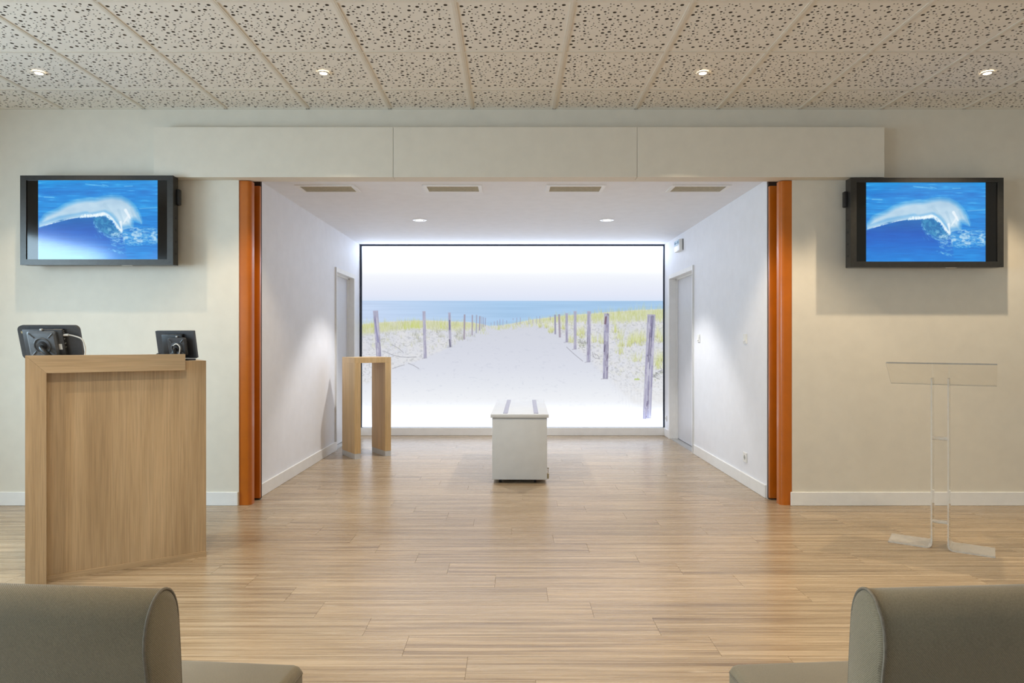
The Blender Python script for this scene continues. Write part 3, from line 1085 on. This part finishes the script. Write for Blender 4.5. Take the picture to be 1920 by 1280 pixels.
def television(label, cx, cz, side):
    t = thing('wall_screen', label, 'television', (cx, YF, cz), 0, 'wall-mounted screens')
    W, H = 1.085, 0.635
    yf = -0.155
    fb = 0.042
    fr = bmesh.new()
    for a in ((-W / 2, -W / 2 + fb, -H / 2, H / 2), (W / 2 - fb, W / 2, -H / 2, H / 2), (-W / 2 + fb, W / 2 - fb, H / 2 - fb * 0.8, H / 2), (-W / 2 + fb, W / 2 - fb, -H / 2, -H / 2 + fb * 0.95)):
        bx(fr, a[0], a[1], yf, yf + 0.02, a[2], a[3])
    bz = obj('bezel', fr, 'bezel', t)
    obj('sensor', box(W / 2 - 0.026, W / 2 - 0.016, yf - 0.001, yf + 0.001, -H / 2 + 0.014, -H / 2 + 0.024), 'black', bz)
    obj('screen', box(-W / 2 + fb, W / 2 - fb, yf + 0.007, yf + 0.02, -H / 2 + fb * 0.95, H / 2 - fb * 0.8), 'tvblack', t)
    p = bpy.data.objects.new('picture', wave_me)
    COL.objects.link(p)
    p.parent = t
    p.location = (0.006 * side, yf + 0.006, 0.004)
    hb = bmesh.new()
    prism(hb, [(-W / 2, yf + 0.02), (W / 2, yf + 0.02), (W / 2, yf + 0.075), (W / 2 - 0.03, yf + 0.09), (-W / 2 + 0.03, yf + 0.09), (-W / 2, yf + 0.075)], 'z', -H / 2 + 0.002, H / 2 - 0.002)
    hs = obj('housing', hb, 'bezel', t)
    s = side
    for k in range(4):
        a, b = sorted((s * W / 2, s * (W / 2 + 0.0015)))
        z = 0.02 - k * 0.085
        obj('slot', box(a, b, yf + 0.035, yf + 0.055, z - 0.008, z + 0.008), 'black', hs)
    a, b = sorted((s * (W / 2 - 0.01), s * (W / 2 + 0.022)))
    obj('handle', box(a, b, yf + 0.045, yf + 0.085, H / 2 - 0.2, H / 2 - 0.085, bevel=0.008), 'black', t, 40)
    mt = box(-0.3, 0.3, yf + 0.09, -0.012, -0.18, -0.12)
    bx(mt, -0.3, 0.3, yf + 0.09, -0.012, 0.12, 0.18)
    bx(mt, -0.34, 0.34, -0.012, -0.001, -0.22, 0.22)
    obj('wall_bracket', mt, 'black', t)
    obj('maker_label', box(0.16, 0.23, yf + 0.03, yf + 0.05, -H / 2 - 0.0005, -H / 2 + 0.003), 'plastic', t)
    return t


tv = television('wall screen showing a wave with pale window glare, above the wooden desk', (181.5 - 960) / S, 1.2 + (640 - 412.8) / S, 1)
tv = television('wall screen showing a clear blue wave, above the clear acrylic lectern', (1738 - 960) / S, 1.2 + (640 - 417) / S, -1)


# ------------------------------------------------------------------ downlights, vents, switches, sign
def downlight(label, x, y, z, r, energy, color, size, group, blend=0.35, rad=0.022):
    t = thing('downlight', label, 'ceiling light', (x, y, z), 0, group)
    obj('trim_ring', ring(bmesh.new(), (0, 0), r, r * 0.66, -0.005, 0.0), 'chrome' if r > 0.05 else 'bar', t, 30)
    b = bmesh.new()
    cyl(b, (0, 0, -0.002), (0, 0, -0.0005), r * (0.5 if r > 0.05 else 0.62), n=24)
    obj('lamp', b, 'lamp', t)
    l = bpy.data.lights.new('downlight_beam', 'SPOT')
    l.energy = energy
    l.color = color
    l.spot_size = R(size)
    l.spot_blend = blend
    l.shadow_soft_size = rad
    lo = bpy.data.objects.new('downlight_beam', l)
    COL.objects.link(lo)
    lo.parent = t
    lo.location = (0, 0, -0.035)
    return t


for x, lab in ((-2.993, 'small lit downlight in the perforated ceiling above the left wall screen'),
               (-1.193, 'small lit downlight in the perforated ceiling, second from the left'),
               (1.207, 'small lit downlight in the perforated ceiling, second from the right'),
               (3.007, 'small lit downlight in the perforated ceiling above the right wall screen')):
    downlight(lab, x, 4.305, ZC - 0.0012, 0.036, SPOT_E * (0.38 if x < -2 else 0.8 if x < 0 else 1.0), SPOT_COL, 104, 'small downlights in the perforated ceiling')
for x, lab in ((-2.993, 'leftmost'), (-1.193, 'second from left'), (1.207, 'third from left'), (3.007, 'rightmost')):
    downlight('small downlight above the taupe chairs, %s of the nearer row' % lab, x, 1.905, ZC, 0.036, SPOT_E, SPOT_COL, 104, 'small downlights above the chairs')
for x, lab in ((-0.941, 'chrome-ringed downlight in the alcove ceiling, on the side of the oak plinth'),
               (0.968, 'chrome-ringed downlight in the alcove ceiling, on the side of the exit sign')):
    downlight(lab, x, 6.94, AZ, 0.072, ALC_E, ALC_COL, 96, 'alcove downlights', 0.4, 0.03)

VL = ['leftmost of the four', 'second from left of the four', 'third from left of the four', 'rightmost of the four']
for k, x in enumerate((-1.486, -0.476, 0.51, 1.505)):
    t = thing('air_vent', '%s white framed ventilation grilles in the alcove ceiling' % VL[k], 'vent', (x, 5.51, AZ), 0, 'ventilation grilles in the alcove ceiling')
    fr = bmesh.new()
    w2, h2, f = 0.235, 0.125, 0.03
    for a in ((-w2, -w2 + f, -h2, h2), (w2 - f, w2, -h2, h2), (-w2 + f, w2 - f, -h2, -h2 + f), (-w2 + f, w2 - f, h2 - f, h2)):
        bx(fr, a[0], a[1], a[2], a[3], -0.008, 0.0)
    obj('frame', fr, 'white_trim', t)
    obj('duct_plate', box(-w2 + f, w2 - f, -h2 + f, h2 - f, -0.002, 0.0), 'duct', t)
    gr = bmesh.new()
    for i in range(9):
        yy = -h2 + f + 0.006 + i * 0.0222
        prism(gr, [(yy, -0.003), (yy + 0.013, -0.0075), (yy + 0.0145, -0.0065), (yy + 0.0015, -0.002)], 'x', -w2 + f, w2 - f)
    obj('louvres', gr, 'grille', t)


def wall_plate(name, label, cat, y, z, rocker, h=0.082, w=0.08):
    t = thing(name, label, cat, (AX1, y, z), 0, 'white wall plates')
    obj('plate', box(-0.009, -0.0005, -w / 2, w / 2, -h / 2, h / 2, bevel=0.003), 'plastic', t)
    if rocker:
        obj('rocker', prism(bmesh.new(), [(-0.009, 0.026), (-0.016, -0.02), (-0.009, -0.026)], 'y', -0.022, 0.022), 'plastic', t)
    else:
        b = bmesh.new()
        cyl(b, (-0.0095, 0, 0), (-0.009, 0, 0), 0.02, n=20)
        s = obj('socket_face', b, 'plastic_shade', t)
        b = bmesh.new()
        for dy in (-0.0095, 0.0095):
            cyl(b, (-0.0105, dy, 0), (-0.0095, dy, 0), 0.0028, n=8)
        obj('pin_holes', b, 'black', s)


wall_plate('light_switch', 'white light switch on the right alcove wall next to the door', 'switch', 7.09, 1.233, True)
wall_plate('light_switch', 'white light switch on the right alcove wall near the orange post', 'switch', 5.68, 1.222, True)
wall_plate('power_socket', 'white power socket low on the right alcove wall near the orange post', 'socket', 5.68, 0.234, False)
wall_plate('power_socket', 'white power socket in the corner beyond the right alcove door', 'socket', 8.60, 0.23, False, 0.07, 0.07)

t = thing('exit_sign', 'small white emergency exit light high on the right alcove wall', 'exit sign', (AX1, 7.87, 2.305))
obj('housing', box(-0.045, -0.0005, -0.12, 0.12, -0.066, 0.066, bevel=0.006), 'plastic', t, 40)
cv = obj('cover', box(-0.049, -0.045, -0.11, 0.11, 0.004, 0.06), 'sign_blue', t)
mk = bmesh.new()
for a, b, z0, z1 in ((-0.085, -0.05, 0.018, 0.046), (-0.03, 0.03, 0.026, 0.034), (0.03, 0.045, 0.018, 0.042), (0.06, 0.085, 0.018, 0.046)):
    bx(mk, -0.0505, -0.049, a, b, z0, z1)
obj('symbol', mk, 'sign_mark', cv)
obj('back_edge', box(-0.006, -0.0002, -0.126, -0.12, -0.06, 0.066), 'black', t)

# ------------------------------------------------------------------ oak reception desk
ANG = R(33)
t = thing('reception_desk', 'tall light oak desk with a raised front rail below the left screen', 'desk', (-2.376, 3.321, 0), ANG)
HR = 1.131
post = bmesh.new()
prism(post, [(0, 0), (0.086, 0), (0.086, HR - 0.088), (0, HR)], 'y', 0.0, 0.048)
obj('post', post, 'oak', t)
rail = bmesh.new()
prism(rail, [(0.0006, HR), (0.0862, HR - 0.0875), (0.711, HR - 0.0875), (0.711, HR)], 'y', 0.0, 0.048)
obj('rail', rail, 'oak_h', t)
obj('front_panel', box(0.0, 0.823, 0.049, 0.071, 0.0, 1.093), 'oak', t)
obj('kick_strip', box(0.0865, 0.823, 0.04, 0.0485, 0.0, 0.028), 'oak_h', t)
obj('side_panel', box(0.0, 0.022, 0.0715, 0.52, 0.0, 1.071), 'oak', t)
obj('side_panel', box(0.801, 0.823, 0.0715, 0.52, 0.0, 1.071), 'oak', t)
obj('desk_top', box(0.0, 0.823, 0.0715, 0.54, 1.0715, 1.093), 'oak_h', t)
obj('shelf', box(0.0225, 0.8005, 0.0715, 0.5, 0.55, 0.572), 'oak_h', t)


def monitor(label, loc, rz, W, H, tilt, rounded, big):
    t = thing('touch_monitor', label, 'monitor', loc, rz, 'monitors on the oak desk')
    Rt = Matrix.Rotation(tilt, 4, 'X')       # top leans toward the front of the desk

    def put(o, par=None):
        o.matrix_local = Matrix.Translation((0, 0, 0.012)) @ Rt
        return o
    # local: x across, z up the screen, back faces -y
    b = bmesh.new()
    prism(b, rrect(-W / 2, W / 2, 0, H, rounded, 6), 'y', 0.0, 0.016)
    put(obj('casing', b, 'grey_plastic', t, 40))
    put(obj('glass_front', box(-W / 2 + 0.012, W / 2 - 0.012, 0.016, 0.0175, 0.012, H - 0.012), 'tvblack', t))
    if big:
        hx0, hx1 = -W / 2 + 0.038, W / 2 - 0.075
        mc = -0.018
        pc = 0.074
    else:
        hx0, hx1 = -W / 2 + 0.05, W / 2 - 0.06
        mc = 0.03
        pc = 0.055
    put(obj('rear_housing', box(hx0, hx1, -0.022, 0.0, 0.01, H - 0.016, bevel=0.003), 'grey_plastic' if big else 'black', t, 30))
    zc = H * 0.5 if big else H * 0.46
    mp = bmesh.new()
    outer = rrect(mc - pc, mc + pc, zc - pc * 0.95, zc + pc * 0.95, 0.012, 4)
    innr = [(mc + (p[0] - mc) * 0.88, zc + (p[1] - zc) * 0.88) for p in outer]
    A = [mp.verts.new((p[0], -0.022, p[1])) for p in outer]
    B = [mp.verts.new((p[0], -0.034, p[1])) for p in outer]
    C = [mp.verts.new((p[0], -0.040, p[1])) for p in innr]
    n = len(A)
    for i in range(n):
        j = (i + 1) % n
        mp.faces.new((A[i], A[j], B[j], B[i]))
        mp.faces.new((B[i], B[j], C[j], C[i]))
    mp.faces.new(C)
    mpo = put(obj('mount_plate', mp, 'grey_light' if big else 'grey_plastic', t, 30))
    for sx_, sz_ in ((-1, -1), (1, -1), (-1, 1), (1, 1)):
        rb = bmesh.new()
        cyl(rb, (mc + sx_ * pc * 0.5, -0.041, zc + sz_ * pc * 0.5), (mc + sx_ * pc * 0.82, -0.041, zc + sz_ * pc * 0.82), 0.0035, n=8)
        obj('rib', rb, 'grey_light', mpo, 40)
    tr = bmesh.new()
    pts = [(mc + pc * 0.55 * math.cos(a * math.pi / 12), -0.041, zc - 0.006 + pc * 0.55 * math.sin(a * math.pi / 12)) for a in range(24)]
    tube(tr, pts, 0.0045, 8, True)
    obj('mount_ring', tr, 'grey_light', mpo, 40)
    hb = bmesh.new()
    cyl(hb, (mc, -0.040, zc - 0.006), (mc, -0.056, zc - 0.006), pc * 0.34, pc * 0.26, n=20)
    obj('hub', hb, 'grey_plastic', mpo, 40)
    kb = bmesh.new()
    bx(kb, mc - 0.006, mc + 0.006, -0.032, -0.02, zc + pc * 0.97, zc + pc * 1.12, bevel=0.002)
    obj('clip', kb, 'steel', mpo)
    # arm and foot
    p0 = Matrix.Translation((0, 0, 0.012)) @ Rt @ Vector((mc, -0.058, zc - 0.006))
    ar = bmesh.new()
    q = 0.05 if big else 0.01
    tube(ar, spline([p0 + Vector((0, 0.012, 0)), p0 + Vector((q * 0.3, -0.01, -0.01)), Vector((p0.x + q, p0.y - 0.012, p0.z * 0.45)), Vector((p0.x + q * 1.3, p0.y + 0.02, 0.008))], 6), 0.0125, 12)
    obj('arm', ar, 'black', t, 40)
    ft = bmesh.new()
    prism(ft, rrect(p0.x + q * 1.3 - 0.07, p0.x + q * 1.3 + 0.07, p0.y - 0.03, p0.y + 0.09, 0.03, 6), 'z', 0.0, 0.01)
    obj('foot', ft, 'black', t, 40)
    if big:
        for zz, sz in ((0.158, 0.004), (0.148, 0.004), (0.115, 0.006), (0.09, 0.006), (0.07, 0.004)):
            pb = put(obj('port', box(hx1, hx1 + 0.0025, -0.017, -0.006, zz, zz + sz), 'steel', t))
        put(obj('sticker', box(hx1 - 0.034, hx1 - 0.012, -0.0235, -0.022, H * 0.33, H * 0.33 + 0.03), 'plastic', t))
        put(obj('tab', box(-W / 2 + 0.018, -W / 2 + 0.032, -0.003, 0.0, H - 0.042, H - 0.03), 'brass', t))
        cb = bmesh.new()
        P = [Matrix.Translation((0, 0, 0.012)) @ Rt @ Vector(v) for v in ((hx1 - 0.001, -0.012, 0.138), (hx1 + 0.025, -0.013, 0.139), (hx1 + 0.055, -0.012, 0.132))]
        P += [Vector((W / 2 + 0.018, P[2].y + 0.0, 0.118)), Vector((W / 2 + 0.032, P[2].y + 0.005, 0.07)), Vector((W / 2 + 0.026, P[2].y + 0.01, 0.03)), Vector((W / 2 + 0.02, P[2].y + 0.02, 0.004))]
        tube(cb, spline(P, 6), 0.0034, 8)
        obj('cable', cb, 'cable', t, 40)
        pl = bmesh.new()
        tube(pl, P[:2], 0.0062, 10)
        obj('plug', pl, 'cable', t, 40)
    else:
        cb = bmesh.new()
        P = [Vector((p0.x - 0.02, p0.y + 0.012, p0.z + 0.018)), Vector((p0.x + 0.012, p0.y - 0.004, p0.z + 0.028)), Vector((p0.x + 0.034, p0.y - 0.006, p0.z + 0.008)),
             Vector((p0.x + 0.03, p0.y - 0.008, p0.z - 0.03)), Vector((p0.x + 0.02, p0.y - 0.01, 0.02)), Vector((p0.x + 0.016, p0.y - 0.02, 0.003))]
        tube(cb, spline(P, 6), 0.003, 8)
        obj('cable', cb, 'cable', t, 40)
        cb = bmesh.new()
        P = [Vector((-W / 2 + 0.012, p0.y + 0.01, 0.004)), Vector((-W / 2 + 0.035, p0.y, 0.034)), Vector((-W / 2 + 0.06, p0.y, 0.036)), Vector((-W / 2 + 0.09, p0.y + 0.02, 0.004))]
        tube(cb, spline(P, 6), 0.003, 8)
        obj('power_cable', cb, 'black', t, 40)
    return t


monitor('larger rounded dark monitor seen from behind on the left end of the oak desk', (-2.452, 3.64, 1.0931), R(2), 0.318, 0.186, R(16), 0.026, True)
monitor('smaller square dark monitor seen from behind on the right end of the oak desk', (-1.915, 3.90, 1.0931), R(-8), 0.236, 0.158, R(12), 0.003, False)

# ------------------------------------------------------------------ oak plinth in the alcove
t = thing('oak_plinth', 'narrow honey oak arch-shaped plinth with white metal feet beside the left door', 'plinth', (-1.602, 6.928, 0), R(34.4))
Wp, Dp, Hp, Tp, Tt = 0.40, 0.353, 1.036, 0.066, 0.056
leg = box(-Tp / 2, Tp / 2, 0, Dp, 0.055, Hp - Tt)
for x in (Tp / 2, Wp - Tp / 2):
    l = obj('leg', box(-Tp / 2, Tp / 2, 0, Dp, 0.055, Hp - Tt - 0.0005), 'oak2', t)
    l.location.x = x
    obj('foot_plate', box(-Tp / 2 + 0.001, Tp / 2 - 0.001, 0.001, Dp - 0.001, 0.0, 0.0545), 'white_metal', l)
obj('top', box(0, Wp, 0, Dp, Hp - Tt, Hp), 'oak2', t)

# ------------------------------------------------------------------ white trolley
t = thing('white_trolley', 'long white enamelled trolley with steel rails on its lid, before the beach picture', 'trolley', (0.064, 5.735, 0), R(-1.1))
LT = 1.45
obj('body', box(-0.232, 0.232, 0.012, LT - 0.012, 0.033, 0.556, bevel=0.004), 'white_metal', t, 30)
obj('lid', box(-0.246, 0.246, 0.0, LT, 0.5565, 0.586, bevel=0.004), 'white_metal', t, 30)
for x in (-0.122, 0.14):
    obj('rail', box(x - 0.02, x + 0.02, 0.09, LT - 0.03, 0.5862, 0.588, bevel=0.0006, seg=1), 'rail', t)
    obj('stop', box(x - 0.02, x + 0.02, 0.06, 0.075, 0.5862, 0.5875), 'rail', t)
obj('edge_line', box(-0.226, 0.226, 0.0105, 0.0118, 0.548, 0.5555), 'frame_grey', t)
for cx, cy in ((-0.165, 0.07), (0.13, 0.07), (-0.165, LT - 0.08), (0.165, LT - 0.08)):
    w = bmesh.new()
    cyl(w, (cx - 0.011, cy, 0.0165), (cx + 0.011, cy, 0.0165), 0.0165, n=16)
    cw_ = obj('caster', w, 'black', t, 40)
    obj('fork', box(cx - 0.026, cx + 0.026, cy - 0.022, cy + 0.022, 0.029, 0.0332), 'black', cw_)
lv = box(0.2325, 0.248, 0.02, 0.045, 0.04, 0.085, bevel=0.003)
lo = obj('brake_lever', lv, 'brass', t)
b = bmesh.new()
cyl(b, (0.2405, 0.032, 0.085), (0.2405, 0.032, 0.128), 0.0028, n=8)
cyl(b, (0.2405, 0.032, 0.126), (0.2405, 0.032, 0.132), 0.007, n=12)
obj('pin', b, 'brass', lo, 40)

# ------------------------------------------------------------------ clear acrylic lectern
t = thing('acrylic_lectern', 'clear acrylic lectern with two upright strips and splayed feet under the right screen', 'lectern', (2.52, 4.0, 0), R(-35))


def edged(bm, limit):
    """Narrow faces of a sheet are its edges, drawn pale for caught light."""
    for f in bm.faces:
        f.material_index = 1 if f.calc_area() < limit else 0
    return bm


ACR = ['acrylic', 'acrylic_edge']
for s in (-1, 1):
    xin, th, rb = s * 0.037, 0.008, 0.03
    cxx = xin + s * rb
    up = prism(bmesh.new(), [(xin, 0.9855 - 0.0), (xin, rb + 0.001), (xin + s * th, rb + 0.001), (xin + s * th, 0.9855)], 'y', -0.1, 0.1)
    obj('upright', edged(up, 0.012), ACR, t)
    outp = [(cxx - s * rb * math.cos(R(a)), rb + 0.0005 - rb * math.sin(R(a))) for a in range(0, 91, 15)]
    outp += [(s * 0.262, 0.0005)]
    ri = rb - th
    inp = [(s * 0.262, 0.0005 + th)]
    inp += [(cxx - s * ri * math.cos(R(a)), rb + 0.0005 - ri * math.sin(R(a))) for a in range(90, -1, -15)]
    obj('foot', prism(bmesh.new(), outp + inp, 'y', -0.1, 0.1), 'acrylic_foot', t, 30)
pl = bmesh.new()
prism(pl, [(-0.125, 1.066), (0.125, 0.934), (0.129, 0.9415), (-0.121, 1.0735)], 'x', -0.27, 0.27)
o = obj('reading_plate', edged(pl, 0.012), ACR, t)
o.location.z = 0.004
obj('lip', box(-0.27, 0.27, 0.1255, 0.1295, 0.938, 0.954), 'acrylic', t)
for z in (0.636, 0.15):
    b = bmesh.new()
    cyl(b, (-0.0365, -0.04, z), (0.0365, -0.04, z), 0.011, n=20)
    obj('spacer', b, 'acrylic_foot', t, 30)


# ------------------------------------------------------------------ taupe chairs
def chair(label, loc, rz):
    t = thing('upholstered_chair', label, 'chair', loc, rz, 'taupe chairs in the foreground')
    W = 0.28
    prof = spline([(-0.272, 0.40), (-0.277, 0.52), (-0.281, 0.62), (-0.286, 0.70), (-0.292, 0.745), (-0.287, 0.782), (-0.270, 0.810), (-0.248, 0.820), (-0.226, 0.811),
                   (-0.211, 0.785), (-0.205, 0.74), (-0.199, 0.66), (-0.190, 0.52), (-0.182, 0.40)], 4)
    prof = [tuple(p) for p in prof] if len(prof[0]) == 2 else [(p[0], p[1]) for p in prof]
    bm = bmesh.new()
    ins = 0.006
    cy = sum(p[0] for p in prof) / len(prof)
    cz = sum(p[1] for p in prof) / len(prof)
    rings = []
    for x, k in ((-W, 0.86), (-W, 0.965), (-W + ins, 1.0), (0, 1.0), (W - ins, 1.0), (W, 0.965), (W, 0.86)):
        rings.append([bm.verts.new((x + (0.004 * (1 if x > 0 else -1) if k < 0.9 else 0), cy + (p[0] - cy) * k, 0.40 + (p[1] - 0.40) * (1 - (1 - k) * 0.25))) for p in prof])
    n = len(prof)
    for A, B in zip(rings[:-1], rings[1:]):
        for i in range(n):
            j = (i + 1) % n
            bm.faces.new((A[i], A[j], B[j], B[i]))
    bm.faces.new(rings[0])
    bm.faces.new(rings[-1][::-1])
    obj('backrest', bm, 'fabric', t, 50)
    for s in (-1, 1):
        b = bmesh.new()
        tube(b, [(s * (W - 0.002), p[0], p[1]) for p in prof], 0.0026, 6)
        obj('piping', b, 'piping', t, 60)
    b = box(-W - 0.004, W + 0.004, -0.181, 0.300, 0.335, 0.452, bevel=0.022, seg=4)
    for v in b.verts:      # crowned seat
        if v.co.z > 0.44:
            v.co.z += 0.006 * (1 - (v.co.x / W) ** 2)
    obj('seat', b, 'fabric', t, 50)
    b = bmesh.new()
    P = rrect(-W - 0.003, W + 0.003, -0.18, 0.299, 0.022, 4)
    tube(b, [(p[0], p[1], 0.434) for p in P], 0.0026, 6, True)
    obj('seat_piping', b, 'piping', t, 60)
    obj('seat_base', box(-W + 0.01, W - 0.01, -0.265, 0.28, 0.30, 0.3345), 'black', t)
    for x, y in ((-W + 0.03, -0.24), (W - 0.03, -0.24), (-W + 0.03, 0.25), (W - 0.03, 0.25)):
        b = bmesh.new()
        cyl(b, (x, y, 0.0), (x, y, 0.30), 0.013, 0.018, n=14)
        obj('leg', b, 'black', t, 40)
    return t


chair('taupe upholstered chair in the foreground on the side of the oak desk', (-0.791, 1.313, 0), R(-5))
chair('taupe upholstered chair in the foreground on the side of the acrylic lectern', (0.805, 1.31, 0), R(4))
